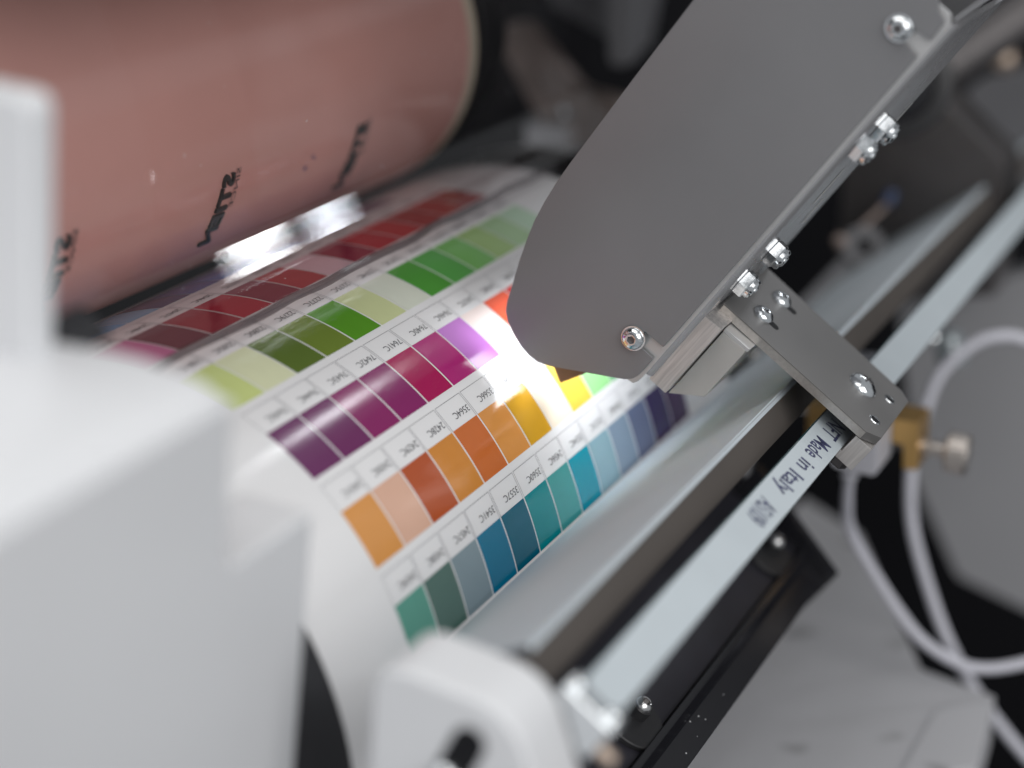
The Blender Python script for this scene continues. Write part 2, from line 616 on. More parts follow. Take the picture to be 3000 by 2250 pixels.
t = thing('plate_cylinder', 'large cylinder wrapped in a pink printing plate with dark raised letters', 'cylinder')
lathe('printing_plate', [(RC - 0.004, 0), (RC, 0.0), (RC, 0.555), (RC - 0.004, 0.555)], (-0.19, *CC), (1, 0, 0), M['copperplate'], t, 180, 25)
lathe('plate_rim', [(RC - 0.012, 0), (RC - 0.0015, 0), (RC - 0.0005, 0.001), (RC - 0.0005, 0.011), (RC - 0.003, 0.0125), (RC - 0.012, 0.0125)],
      (0.3652, *CC), (1, 0, 0), M['plate_edge'], t, 140, 25)
lathe('cylinder_core', [(0, 0), (RC - 0.010, 0), (RC - 0.010, 0.60), (0, 0.60)], (-0.2, *CC), (1, 0, 0), M['black'], t, 80, 25)
lathe('bearer_ring', [(0, 0), (RC - 0.014, 0), (RC - 0.012, 0.002), (RC - 0.012, 0.03), (0, 0.03)], (0.41, *CC), (1, 0, 0), M['black'], t, 80, 25)
# mirrored raised lettering, running round the cylinder
for xl in (0.1205, 0.2425, 0.0010):
    tv, tf = text_mesh('STIEN', 0.022)

    def fbig(a, b, xl=xl, h=0.0012):
        return cop(xl + 0.0085 - b * 0.0085, 193 + a * 25, h)
    bmL = bmesh.new()
    vv_ = [bmL.verts.new(fbig(*p)) for p in tv]
    for f in tf:
        try:
            bmL.faces.new([vv_[i] for i in f])
        except ValueError:
            pass
    ret = bmesh.ops.extrude_face_region(bmL, geom=list(bmL.faces))
    for g in ret['geom']:
        if isinstance(g, bmesh.types.BMVert):
            d = Vector((0, CC[0] - g.co.y, CC[1] - g.co.z)).normalized()
            g.co += d * 0.0014
    finish('raised_letters', bmL, M['relief'], t)
    tv, tf = text_mesh('SINCE')

    def fsm(a, b, xl=xl):
        return cop(xl + 0.0128 - b * 0.0032, 192 + a * 13, 0.0010)
    mapped('raised_letters', tv, tf, fsm, M['relief'], t)
for (xx, aa, s_) in ((0.197, 202, 0.0016), (0.2015, 198.5, 0.0011), (0.204, 199.5, 0.0009)):
    bm = bmesh.new()
    pts = []
    for k in range(9):
        f = 2 * math.pi * k / 9
        pts.append(bm.verts.new(cop(xx + s_ * math.cos(f) * (0.7 + 0.4 * random.random()), aa + 0.9 * s_ / 0.0016 * math.sin(f), 0.0002)))
    bm.faces.new(pts)
    finish('ink_mark', bm, M['blueink'], t)

# ------------------------------------------------------------------ clear guard in front of the cylinder
t = thing('splash_guard', 'clear bent plastic guard standing over the red swatches', 'guard')
a = R_(40)
E0 = Vector((0, -0.0290, 0.1408))
prof = [E0 + Vector((0, -0.0022, 0.0004))]
tilts = [78, 70, 64, 60, 57, 54, 52, 50, 48, 46, 44, 42, 40.5, 40, 40, 40, 40, 40, 40, 40]
for k, tl in enumerate(tilts):
    prof.append(prof[-1] + Vector((0, math.sin(R_(tl)), math.cos(R_(tl)))) * 0.00175)
for k in range(1, 5):
    ang = a * (1 - k / 4)
    prof.append(prof[-1] + Vector((0, math.sin(ang), math.cos(ang))) * 0.0006)
prof += [prof[-1] + Vector((0, -0.012, 0.10)), prof[-1] + Vector((0, -0.03, 0.24))]
bm = bmesh.new()
rows_ = []
XS = [-0.12 + 0.6 * k / 60 for k in range(61)]
for i, p in enumerate(prof):
    rows_.append([bm.verts.new((x, p.y + (0.0005 * math.sin(x * 61) + 0.0004 * math.sin(x * 143 + 1.2) if i < 1 else 0),
                                p.z + (0.0005 * math.sin(x * 87 + 0.4) if i < 1 else 0))) for x in XS])
for p, q in zip(rows_[:-1], rows_[1:]):
    for k in range(len(XS) - 1):
        bm.faces.new((p[k], p[k + 1], q[k + 1], q[k]))
pane = finish('clear_pane', bm, M['clear'], t, 60)
bm = bmesh.new()
e0 = []
for k, x in enumerate(XS):
    p = rows_  # profile copied below
base = prof[0]
ring = []
for x in XS:
    dy = 0.0005 * math.sin(x * 61) + 0.0004 * math.sin(x * 143 + 1.2)
    dz = 0.0005 * math.sin(x * 87 + 0.4)
    c0 = Vector((x, base.y + dy, base.z + dz))
    ring.append([bm.verts.new(c0 + Vector((0, 0.0002, 0.0013))), bm.verts.new(c0 + Vector((0, -0.0026, 0.0006))),
                 bm.verts.new(c0 + Vector((0, -0.0026, -0.0012))), bm.verts.new(c0 + Vector((0, 0.0002, -0.0008)))])
for p, q in zip(ring[:-1], ring[1:]):
    for k in range(4):
        bm.faces.new((p[k], q[k], q[(k + 1) % 4], p[(k + 1) % 4]))
finish('pane_edge', bm, M['clear_edge'], t, 40)
bm = bmesh.new()
up0, up1 = prof[-2], prof[-1]
for k in range(90):
    q = random.random()
    if k % 3:
        p0 = prof[-3].lerp(up0, q)
    else:
        p0 = prof[2].lerp(prof[-4], q)
    x = random.uniform(0.02, 0.40)
    r_ = 0.00012 + 0.00035 * random.random() ** 3
    an = random.uniform(0, 3.1)
    ln = r_ * (1 + 5 * random.random() ** 4)
    d1 = Vector((math.cos(an), 0, math.sin(an))) * ln
    d2 = Vector((-math.sin(an), 0, math.cos(an))) * r_ * 0.6
    c0 = Vector((x, p0.y - 0.0006, p0.z + 0.0002))
    bm.faces.new([bm.verts.new(c0 + d1), bm.verts.new(c0 + d2), bm.verts.new(c0 - d1), bm.verts.new(c0 - d2)])
du_ = finish('dust', bm, M['white'], t)
tag(du_, kind='stuff')

# ------------------------------------------------------------------ inspection head
head = thing('inspection_head', 'grey sheet metal camera hood lighting the paper, on a steel bracket', 'camera head')
XH = 0.165
left = [(0.4300, -0.0202), (0.3185, -0.0196), (0.2762, -0.0191), (0.2270, -0.0180), (0.2162, -0.0174), (0.2060, -0.0163), (0.1964, -0.0146),
        (0.1883, -0.0123), (0.1756, -0.0079), (0.1658, -0.0038), (0.1590, -0.0012), (0.1549, 0.0012), (0.1521, 0.0051),
        (0.1499, 0.0106), (0.1483, 0.0165), (0.1476, 0.0222), (0.1484, 0.0277), (0.1509, 0.0326), (0.1541, 0.0370),
        (0.1629, 0.0493), (0.1695, 0.0585), (0.1718, 0.0615), (0.1745, 0.0638), (0.1775, 0.0648), (0.1815, 0.0650)]
right = [(0.1888, 0.0650), (0.1886, 0.0555), (0.1956, 0.0545), (0.1960, 0.0650), (0.3628, 0.0650), (0.3635, 0.0570), (0.3700, 0.0563),
         (0.3707, 0.0650), (0.3800, 0.0640), (0.3812, 0.0600), (0.4300, 0.0100)]
outline = [H(XH, u_, v_) for u_, v_ in left + right]
bm = prism_bm(outline, (0.0016, 0, 0))
bevel(bm, 0.00045, 2, 30)
for k in range(18):
    bmesh.ops.bisect_plane(bm, geom=list(bm.verts) + list(bm.edges) + list(bm.faces), plane_co=VV * (-0.0185 + 0.0028 * k), plane_no=VV)
for w_ in bm.verts:            # the sheet is rolled away along its free side
    dv = max(0.0, 0.028 - w_.co.dot(VV))
    w_.co.x += 2.6 * dv * dv + 0.00035 * math.sin(w_.co.dot(UU) * 38) * math.sin(w_.co.dot(VV) * 60 + 1)
weighted(finish('cover_plate', bm, M['hood'], head, 35))
# chassis sheet behind the cover, folded into the long flange
chas = [(0.1725, 0.0420), (0.1712, 0.0600), (0.1722, 0.0652), (0.1745, 0.0664), (0.1800, 0.0668), (0.3795, 0.0668), (0.3830, 0.0640), (0.3830, 0.0420)]
prism('chassis_plate', [H(XH + 0.0019, u_, v_) for u_, v_ in chas], (0.0012, 0, 0), M['sheet'], head, 0.0003)
bm = bmesh.new()
sec = []
rb = 0.0034
for k in range(9):
    f = math.pi / 2 * k / 8
    sec.append((XH + 0.0019 + rb - rb * math.cos(f), 0.0667 + rb * math.sin(f) - 0.0006))
sec += [(0.262, 0.0695), (0.262, 0.0677)]
sec += [(XH + 0.0050, 0.0667)]
pts = [H(x_, 0.1800, v_) for x_, v_ in sec]
bm = prism_bm(pts, UU * (0.3805 - 0.1800))
bo = finish('bent_flange', bm, M['polished'], head, 50)
prism('flange_lip', [H(0.1700, 0.3812, 0.0655), H(0.262, 0.3812, 0.0655), H(0.262, 0.4250, 0.0760), H(0.1700, 0.4250, 0.0760)],
      VV * 0.0012, M['polished'], head, 0.0003)
# remaining walls of the hood
wall_in = [(u_, v_ + 0.0012) for u_, v_ in left[:12]]
prism('hood_wall', [H(XH + 0.0075, u_, v_) for u_, v_ in left[:12]] + [H(XH + 0.0075, u_, v_ + 0.0014) for u_, v_ in left[11::-1]],
      (0.0885, 0, 0), M['hood'], head, 0.0002)
far_pts = [H(0.2602, u_, v_) for u_, v_ in left[:-2]] + [H(0.2602, 0.1800, 0.0640), H(0.2602, 0.38, 0.0640), H(0.2602, 0.43, 0.01)]
prism('hood_wall', far_pts, (0.0014, 0, 0), M['hood'], head, 0.0002)
# lamp inside the hood
led = prism('lamp_board', [H(0.176, 0.185, -0.002), H(0.255, 0.185, -0.002), H(0.255, 0.185, 0.050), H(0.176, 0.185, 0.050)], UU * 0.004, M['greypaint'], head, 0.0003)
prism('led_panel', [H(0.184, 0.1835, 0.016), H(0.252, 0.1835, 0.016), H(0.252, 0.1835, 0.042), H(0.184, 0.1835, 0.042)], UU * 0.0012, M['led'], head, 0)
prism('diffuser_plate', [H(0.178, 0.1450, 0.0325), H(0.178, 0.1412, 0.0395), H(0.178, 0.1521, 0.0447), H(0.178, 0.1700, 0.0510), H(0.178, 0.1700, 0.0380)],
      (0.002, 0, 0), M['brownplate'], head, 0.0002)


prism('spill_blocker', [H(0.170, 0.2000, 0.0545), H(0.258, 0.2000, 0.0545), H(0.258, 0.1665, 0.0545), H(0.170, 0.1665, 0.0545)], VV * 0.0015, M['black'], head, 0.0002)  # hidden plate added to keep the lamp's spill off the guide plate


def hexr(rh):
    return lambda f: rh * math.cos(math.pi / 6) / math.cos((f % (math.pi / 3)) - math.pi / 6)


def socket_screw(org, axis, r, h, parent, rh=None, material=None, phase=0.0, name='screw'):
    rh = rh or r * 0.42
    hx = hexr(rh)
    prof = [(0, h * 0.45), (rh * 0.98, h * 0.48), (rh, h * 0.97), (rh * 1.22, h), (r * 0.72, h * 0.86), (r * 0.9, h * 0.55), (r * 0.985, h * 0.24), (r, 0.0), (0, 0)]
    o = lathe(name, prof, org, axis, material or M['zinc'], parent, 48, 40,
              lambda k, rr, f: hx(f) * (rr / rh) if k in (1, 2) else rr, phase)
    lathe('hex_socket', [(rh * 0.97, h * 0.50), (0, h * 0.51)], org, axis, M['dark_steel'], o, 6, 30, None, phase)
    return o


for (u_, v_) in ((0.1898, 0.0527), (0.3666, 0.0525)):
    lathe('washer', [(0.003, 0), (0.0054, 0), (0.0056, 0.0003), (0.0056, 0.0009), (0.003, 0.0010)], H(XH - 0.0004, u_, v_), (-1, 0, 0), M['zinc'], head, 40, 30)
    socket_screw(H(XH - 0.0012, u_, v_), (-1, 0, 0), 0.0050, 0.0028, head, 0.0019, phase=0.3)


def lock_nut(x, u_, v_, parent):
    rh = 0.0064
    hx = hexr(rh)
    o = lathe('lock_nut', [(0, 0), (rh * 0.94, 0), (rh, 0.0004), (rh, 0.0042), (rh * 0.93, 0.0048), (0.0052, 0.0050), (0.0053, 0.0064), (0.0046, 0.0073), (0.0034, 0.0073), (0.0034, 0.0060), (0, 0.0060)],
              H(x, u_, v_), VV, M['zinc'], parent, 48, 22, lambda k, rr, f: hx(f) * rr / rh if k in (1, 2, 3, 4) else rr, 0.35)
    lathe('bolt_end', [(0.0029, 0), (0.0029, 0.0020), (0.0022, 0.0026), (0, 0.0026)], H(x, u_, v_ + 0.0056), VV, M['zinc'], o, 24, 30)


for (x_, u_) in ((0.1745, 0.3175), (0.1970, 0.3225), (0.1855, 0.2350), (0.2025, 0.2475)):
    lock_nut(x_, u_, 0.0696, head)
for (x_, u0, u1) in ((0.225, 0.300, 0.318), (0.205, 0.275, 0.295), (0.252, 0.305, 0.322), (0.230, 0.255, 0.270)):
    prism('flange_slot', [H(x_, u0, 0.0698), H(x_ + 0.003, u0, 0.0698), H(x_ + 0.003, u1, 0.0698), H(x_, u1, 0.0698)], VV * 0.0002, M['sheet'], head, 0)

# blocks under the flange
prism('brushed_block', [H(0.170, 0.2178, 0.0690), H(0.170, 0.2185, 0.0784), H(0.170, 0.1778, 0.0785), H(0.170, 0.1776, 0.0690)], (0.075, 0, 0), M['brushed'], head, 0.0004)
prism('slide_block', [H(0.177, 0.2150, 0.0790), H(0.177, 0.2156, 0.0920), H(0.177, 0.1860, 0.0920), H(0.177, 0.1752, 0.0790)], (0.060, 0, 0), M['anodised'], head, 0.0006)
prism('slide_cap', [H(0.1772, 0.2168, 0.0788), H(0.1772, 0.2172, 0.0928), H(0.1772, 0.2154, 0.0928), H(0.1772, 0.2150, 0.0788)], (0.058, 0, 0), M['sheet'], head, 0.0003)
# bracket arm
UB = 0.2217
br = [(0.1850, 0.0705), (0.1874, 0.1531), (0.1932, 0.1597), (0.2431, 0.1590), (0.2475, 0.1532), (0.2475, 0.0705)]
bracket = prism('bracket_arm', [H(x_, UB, v_) for x_, v_ in br], UU * -0.0045, M['bracket'], head, 0.00025)
prism('machined_edge', [H(0.1849, UB - 0.0006, 0.0712), H(0.18735, UB - 0.0006, 0.1529), H(0.18735, UB - 0.0043, 0.1529), H(0.1849, UB - 0.0043, 0.0712)],
      (-0.0003, 0, 0), M['bracket_edge'], bracket, 0)
prism('bracket_spacer', [H(0.186, UB - 0.0047, 0.072), H(0.186, UB - 0.0047, 0.092), H(0.243, UB - 0.0047, 0.092), H(0.243, UB - 0.0047, 0.072)], UU * -0.0042, M['sheet'], head, 0.0003)
socket_screw(H(0.2299, UB, 0.0861), UU, 0.0052, 0.0030, head, 0.0017)
socket_screw(H(0.2036, UB, 0.0858), UU, 0.0052, 0.0030, head, 0.0017, phase=0.2)
for (x_, v_) in ((0.2299, 0.0925), (0.2036, 0.0922)):
    lathe('slot_end', [(0.0021, 0.0), (0.0021, 0.00012), (0, 0.00012)], H(x_, UB, v_), UU, M['black'], bracket, 28, 30,
          lambda k, rr, f: rr * (1 + 0.35 * abs(math.cos(f))))
ps = lathe('pan_screw', [(0, 0.0042), (0.0014, 0.0041), (0.0038, 0.0035), (0.0060, 0.0021), (0.0071, 0.0007), (0.0072, 0.0), (0, 0)],
           H(0.2211, UB, 0.1388), UU, M['zinc'], head, 48, 40)
for dx, dv in ((1, 0.18), (-0.18, 1)):
    q = Vector((dx, 0, 0)) + VV * dv
    q.normalize()
    w_ = UU.cross(q).normalized() * 0.00045
    c0 = H(0.2211, UB + 0.0028, 0.1388)
    prism('cross_slot', [c0 + q * 0.0026 + w_, c0 + q * 0.0026 - w_, c0 - q * 0.0026 - w_, c0 - q * 0.0026 + w_], UU * 0.00150, M['dark_steel'], ps, 0)
for (x_, v_) in ((0.2304, 0.1518), (0.2025, 0.1525)):
    lathe('threaded_hole', [(0.0029, 0.0), (0.0027, 0.0003), (0.0021, 0.0003), (0.0019, -0.0004)], H(x_, UB + 0.00005, v_), UU, M['zinc'], bracket, 28, 30)
    lathe('hole', [(0.0020, 0.0), (0.0020, 0.0001), (0, 0.0001)], H(x_, UB + 0.0001, v_), UU, M['black'], bracket, 28, 30)
# clamp under the narrow rail
prism('clamp_plate', [H(0.1880, UB - 0.0190, 0.1420), H(0.1880, UB - 0.0190, 0.1600), H(0.1880, UB - 0.0050, 0.1600), H(0.1880, UB - 0.0050, 0.1510),
                      H(0.1880, UB - 0.0150, 0.1510), H(0.1880, UB - 0.0150, 0.1420)], (0.040, 0, 0), M['brushed'], head, 0.0004)
hxn = hexr(0.0045)
lathe('hex_bolt', [(0, 0), (0.0045, 0), (0.0045, 0.0055), (0.0040, 0.0060), (0, 0.0060)], H(0.197, UB - 0.0190, 0.1535), -UU, M['dark_steel'], head, 48, 25,
      lambda k, rr, f: hxn(f) * rr / 0.0045 if k in (1, 2, 3) else rr)

# ------------------------------------------------------------------ narrow rail
t = thing('guide_rail', 'narrow pale rail with handwritten marker lettering under the bracket', 'rail')
UR = 0.205
prism('rail_bar', [H(-0.082, UR, 0.1345), H(-0.082, UR, 0.1500), H(-0.082, UR - 0.0085, 0.1500), H(-0.082, UR - 0.0085, 0.1345)], (0.82, 0, 0), M['brownface'], t, 0.0003)
prism('glass_scale', [H(-0.081, UR + 0.0002, 0.1341), H(-0.081, UR + 0.0002, 0.1498), H(-0.081, UR + 0.0022, 0.1498), H(-0.081, UR + 0.0022, 0.1341)], (0.80, 0, 0), M['glass_edge'], t, 0.0001)
prism('white_tape', [H(-0.0812, UR + 0.0023, 0.1347), H(-0.0812, UR + 0.0023, 0.1501), H(-0.0812, UR + 0.00255, 0.1501), H(-0.0812, UR + 0.00255, 0.1347)], (0.79, 0, 0), M['tape'], t, 0)
UT = UR + 0.00262


def rail_text(s, xs, wd2, v0, hh):
    tv, tf = text_mesh(s, 0.014)

    def fn(a_, b_):
        sl = 0.10 * b_ * hh
        return H(xs - a_ * wd2 + sl, UT, v0 + b_ * hh + 0.0002 * math.sin(a_ * 9))
    mapped('marker_lettering', tv, tf, fn, M['marker'], t)


for s_, xs, w_, v0, hh in (('NFT', 0.2040, 0.0165, 0.1385, 0.0080), ('Made', 0.1810, 0.0200, 0.1388, 0.0078), ('in', 0.1550, 0.0085, 0.1398, 0.0075),
                           ('Italy', 0.1400, 0.0230, 0.1392, 0.0075), ('AS109', 0.1040, 0.0205, 0.1380, 0.0085)):
    rail_text(s_, xs, w_, v0, hh)

# ------------------------------------------------------------------ wide guide plate beside the paper
t = thing('guide_plate', 'wide pale grey sloping plate running along the paper edge', 'guide plate')
A_ = Vector((0, -0.1362, 0.0328))
B_ = Vector((0, -0.2140, 0.0915))
n_ = Vector((0, -(B_ - A_).z, (B_ - A_).y)).normalized()
if n_.z < 0:
    n_ = -n_
xo = Vector((-0.075, 0, 0))
xa_ = Vector((-0.005, 0, 0))
bm = bmesh.new()
q0 = [bm.verts.new(p) for p in (A_ + xa_, B_ + xo, B_ + xo - n_ * 0.0025, A_ + xa_ - n_ * 0.0012)]
xf_ = Vector((0.90, 0, 0))
q1 = [bm.verts.new(p + xf_) for p in (A_, B_, B_ - n_ * 0.0025, A_ - n_ * 0.0012)]
bm.faces.new(q0)
bm.faces.new(q1[::-1])
for k in range(4):
    bm.faces.new((q0[k], q0[(k + 1) % 4], q1[(k + 1) % 4], q1[k]))
bevel(bm, 0.0003)
weighted(finish('sloping_face', bm, M['rail'], t, 35))
C_ = Vector((0, -0.2200, 0.0769))
prism('front_strip', [B_ + xo - n_ * 0.0003 + Vector((0, -0.0003, -0.0003)), C_ + xo, C_ + xo + Vector((0, 0.004, -0.001)), B_ + xo + Vector((0, 0.003, -0.006))],
      (0.975, 0, 0), M['brownface'], t, 0.0002)

# ------------------------------------------------------------------ white rail support block
t = thing('rail_support', 'white rounded end block with a black slot, holding the rails', 'support')
XS0, XS1 = -0.118, -0.088


def rounded(pts, r, n=5):
    out = []
    k = len(pts)
    for i in range(k):
        p0, p1, p2 = Vector(pts[i - 1]), Vector(pts[i]), Vector(pts[(i + 1) % k])
        d0, d1 = (p0 - p1), (p2 - p1)
        rr = min(r, d0.length * 0.45, d1.length * 0.45)
        s0, s1 = p1 + d0.normalized() * rr, p1 + d1.normalized() * rr
        for j in range(n + 1):
            q = j / n
            out.append(s0 * (1 - q) ** 2 + p1 * 2 * q * (1 - q) + s1 * q * q)
    return out


sp = rounded([(XS0, -0.1812, 0.1000), (XS0, -0.2280, 0.0912), (XS0, -0.2420, 0.0480), (XS0, -0.2000, 0.0300), (XS0, -0.1765, 0.0400)], 0.014, 7)
prism('block', sp, (XS1 - XS0, 0, 0), M['white'], t, 0.0022, 4, 40)
sc = Vector((XS0 - 0.0004, -0.2135, 0.0780))
dr = Vector((0, 0.45, -0.89)).normalized()
pr = Vector((0, 0.89, 0.45)).normalized()
slot = []
for k in range(13):
    f = math.pi * k / 12
    slot.append(sc + pr * 0.0056 * math.cos(f) - dr * 0.0056 * math.sin(f))
for k in range(13):
    f = math.pi * k / 12
    slot.append(sc + dr * 0.030 - pr * 0.0056 * math.cos(f) + dr * 0.0056 * math.sin(f))
prism('slot', slot, (0.0006, 0, 0), M['black'], t, 0)
socket_screw(sc + dr * 0.0155 + Vector((-0.0001, 0.001, 0)), (-1, 0, 0), 0.0052, 0.004, t, 0.0022)
prism('rail_clamp', [H(-0.088, UR + 0.006, 0.1310), H(-0.088, UR + 0.006, 0.1525), H(-0.088, UR - 0.010, 0.1525), H(-0.088, UR - 0.010, 0.1310)], (0.0085, 0, 0), M['zinc'], t, 0.0012, 3)
for v_ in (0.1338, 0.1490):
    lathe('clamp_screw', [(0, 0), (0.0028, 0), (0.0030, 0.002), (0.0022, 0.003), (0, 0.0032)], H(-0.0835, UR + 0.006, v_), UU, M['zinc'], t, 28, 30)
lathe('copper_ferrule', [(0, 0), (0.0024, 0), (0.0024, 0.006), (0, 0.006)], H(-0.086, UR - 0.004, 0.1525), VV, M['bronze'], t, 24, 30)

# ------------------------------------------------------------------ white machine cover, near left
t = thing('machine_cover', 'out of focus white machine housing in the left foreground', 'housing')
XE = -0.145
XN = -0.42
prism('cover_body', [(XN, 0.10, 0.2000), (XN, -0.0914, 0.1981), (XN, -0.1100, 0.1978), (XN, -0.1223, 0.1969), (XN, -0.1345, 0.1948), (XN, -0.1431, 0.1925), (XN, -0.1475, 0.1900),
                     (XN, -0.1480, 0.1800), (XN, -0.1060, -0.20), (XN, 0.10, -0.20)],
      (XE - 0.0006 - XN, 0, 0), M['white'], t, 0.0008, 3, 40)


def face_y(z):
    return -0.1470 - (z - 0.1325) * 0.1126


fo = [(XN, 0.1885), (XE, 0.1885)]
for k in range(7):
    f = math.pi / 2 * k / 6
    fo.append((XE + 0.005 + 0.005 * math.sin(f - math.pi / 2), 0.1335 + 0.009 * (1 - math.sin(f))))
fo += [(-0.0925, 0.1328), (-0.0925, -0.20), (XN, -0.20)]
prism('cover_front', [(x_, face_y(z_) + 0.0006, z_) for x_, z_ in fo], (0, 0.0260, 0.0028), M['white'], t, 0.0016, 3, 40)
prism('raised_block', rounded([(XE - 0.017, 0.12, 0.296), (XE - 0.017, -0.1022, 0.2745), (XE - 0.017, -0.0940, 0.190), (XE - 0.017, 0.12, 0.190)], 0.006, 5), (0.0120, 0, 0), M['white'], t, 0.002, 3, 40)
prism('dark_seal', [(-0.126, -0.060, 0.186), (-0.126, -0.0825, 0.187), (-0.126, -0.0815, 0.1905), (-0.126, -0.072, 0.1965)], (0.02, 0, 0), M['roller'], t, 0.001)

# ------------------------------------------------------------------ black cross beam below the rails
t = thing('cross_beam', 'black steel cross beam with screws below the narrow rail', 'beam')
UBM = 0.0875
prism('beam_plate', [H(-0.08, UBM, 0.085), H(-0.08, UBM, 0.1757), H(-0.08, UBM - 0.004, 0.1757), H(-0.08, UBM - 0.004, 0.085)], (0.42, 0, 0), M['beamface'], t, 0.0004)
prism('beam_lip', [H(-0.08, UBM + 0.004, 0.1760), H(-0.08, UBM + 0.004, 0.1792), H(-0.08, UBM, 0.1830), H(-0.08, UBM, 0.1952), H(-0.08, UBM - 0.03, 0.1952), H(-0.08, UBM - 0.03, 0.1760)],
      (0.397, 0, 0), M['blackgloss'], t, 0.0005)
prism('end_plate', [H(0.3172, UBM - 0.03, 0.130), H(0.3172, UBM - 0.03, 0.1985), H(0.3172, UBM + 0.005, 0.1985), H(0.3172, UBM + 0.020, 0.130)], (0.006, 0, 0), M['blackgloss'], t, 0.0005)
for x_ in (0.1091, 0.3000):
    o = lathe('washer', [(0, 0), (0.0165, 0), (0.0165, 0.0022), (0.0160, 0.0026), (0, 0.0026)], H(x_ - 0.008, UBM + 0.0002, 0.1633), UU, M['washer'], t, 48, 30)
    lathe('spacer', [(0, 0), (0.0052, 0), (0.0052, 0.005), (0, 0.005)], H(x_ - 0.004, UBM + 0.0028, 0.1633), UU, M['washer'], t, 32, 30)
    socket_screw(H(x_ - 0.004, UBM + 0.0078, 0.1633), UU, 0.0042, 0.0030, t, 0.0020, M['steel'])
for k in range(10):
    x_ = random.uniform(0.06, 0.17)
    v_ = random.uniform(0.1835, 0.1945)
    lathe('dust_speck', [(0, 0.0006), (0.0002 + 0.0004 * random.random() ** 2, 0.0001), (0, 0)], H(x_, UBM + 0.0001, v_), UU, M['white'], t, 6, 30)

# ------------------------------------------------------------------ grey base plate of the machine
prismpts = [(0.10, -0.10, -0.15), (0.66, -0.10, -0.15), (0.6154, -0.1532, -0.15), (0.4343, -0.2377, -0.15), (0.4183, -0.2832, -0.15), (0.3344, -0.2902, -0.15), (0.10, -0.2902, -0.15)]
t = thing('drip_tray', 'grey stained metal tray under the cross beam', 'tray')
prism('top_plate', prismpts, (0, 0, -0.03), M['floorplate'], t, 0.001)
prism('side_strip', [(0.3846, -0.2571, -0.1498), (0.4160, -0.2826, -0.1498), (0.3344, -0.2900, -0.1498), (0.3000, -0.2559, -0.1498)], (0, 0, 0.0015), M['floorplate'], t, 0.0004)

# ------------------------------------------------------------------ grey junction box, brass clamp, cables
t = thing('junction_box', 'small light grey plastic box with a cable hanging from it', 'box')
gb = rounded([(0.337, -0.2005, 0.060), (0.337, -0.2250, 0.060), (0.337, -0.2270, 0.0026), (0.337, -0.2025, 0.0043)], 0.004, 4)
prism('box_body', gb, (0.03, 0, 0), M['plastic_grey'], t, 0.0012, 3)
lathe('cable_gland', [(0, 0), (0.005, 0), (0.0045, 0.010), (0, 0.010)], (0.352, -0.2090, 0.0042), (0, 0, -1), M['plastic_grey'], t, 24, 30)
c1 = tube('cable', [(0.352, -0.2090, -0.004), (0.375, -0.2030, -0.028), (0.4030, -0.1985, -0.0560), (0.4091, -0.2099, -0.0801), (0.4083, -0.2292, -0.1055), (0.4096, -0.2455, -0.1219),
                    (0.4162, -0.2699, -0.1337), (0.4298, -0.2975, -0.1309), (0.445, -0.33, -0.115)], 0.0032, M['cable'])
tag(c1, 'white cable drooping from the grey box and curling to the right', 'cable')
c2 = tube('cable', [(0.53, -0.30, 0.010), (0.5299, -0.2658, 0.0253), (0.5242, -0.2508, 0.0281), (0.5161, -0.2369, 0.0234), (0.5039, -0.2226, 0.0082), (0.4942, -0.2171, -0.0108), (0.4863, -0.2153, -0.0297),
                    (0.4779, -0.2142, -0.0506), (0.4696, -0.2195, -0.0790), (0.4633, -0.2323, -0.1112), (0.4588, -0.2475, -0.1416), (0.4568, -0.2683, -0.1719), (0.4578, -0.2986, -0.2060), (0.46, -0.34, -0.24)], 0.0034, M['cable'])
tag(c2, 'white cable arching behind the brass clamp and running to the lower corner', 'cable')

t = thing('brass_clamp', 'brass clamp block with a round knurled thumb screw', 'clamp')
bx_ = 0.368
prism('clamp_block', [(bx_, -0.1800, 0.0262), (bx_, -0.2400, 0.0240), (bx_, -0.2408, -0.0025), (bx_, -0.2330, -0.0028), (bx_, -0.2325, 0.0105), (bx_, -0.2185, 0.0120), (bx_, -0.2185, -0.0010), (bx_, -0.1800, 0.004)],
      (0.026, 0, 0), M['brass'], t, 0.0008)
ks = Vector((bx_ + 0.012, -0.2400, 0.0072))
kd = Vector((0.05, -1, -0.08)).normalized()
lathe('screw_shaft', [(0, 0), (0.0042, 0), (0.0042, 0.014), (0, 0.014)], ks, kd, M['nickel'], t, 28, 30)
lathe('screw_shaft', [(0, 0), (0.0036, 0), (0.0036, 0.015), (0, 0.015)], ks - kd * 0.0085 + Vector((0, 0.014, 0.0)), kd, M['dark_steel'], t, 28, 30)
lathe('thumb_knob', [(0, 0), (0.0096, 0), (0.0108, 0.001), (0.0108, 0.0105), (0.0098, 0.0118), (0, 0.0122)], ks + kd * 0.013, kd, M['nickel'], t, 60, 30,
      lambda k, rr, f: rr * (1 + 0.012 * math.cos(30 * f)))
lathe('clamp_pin', [(0, 0), (0.003, 0), (0.003, 0.016), (0, 0.016)], (bx_ + 0.01, -0.1800, 0.020), (0, 1, 0), M['steel'], t, 24, 30)

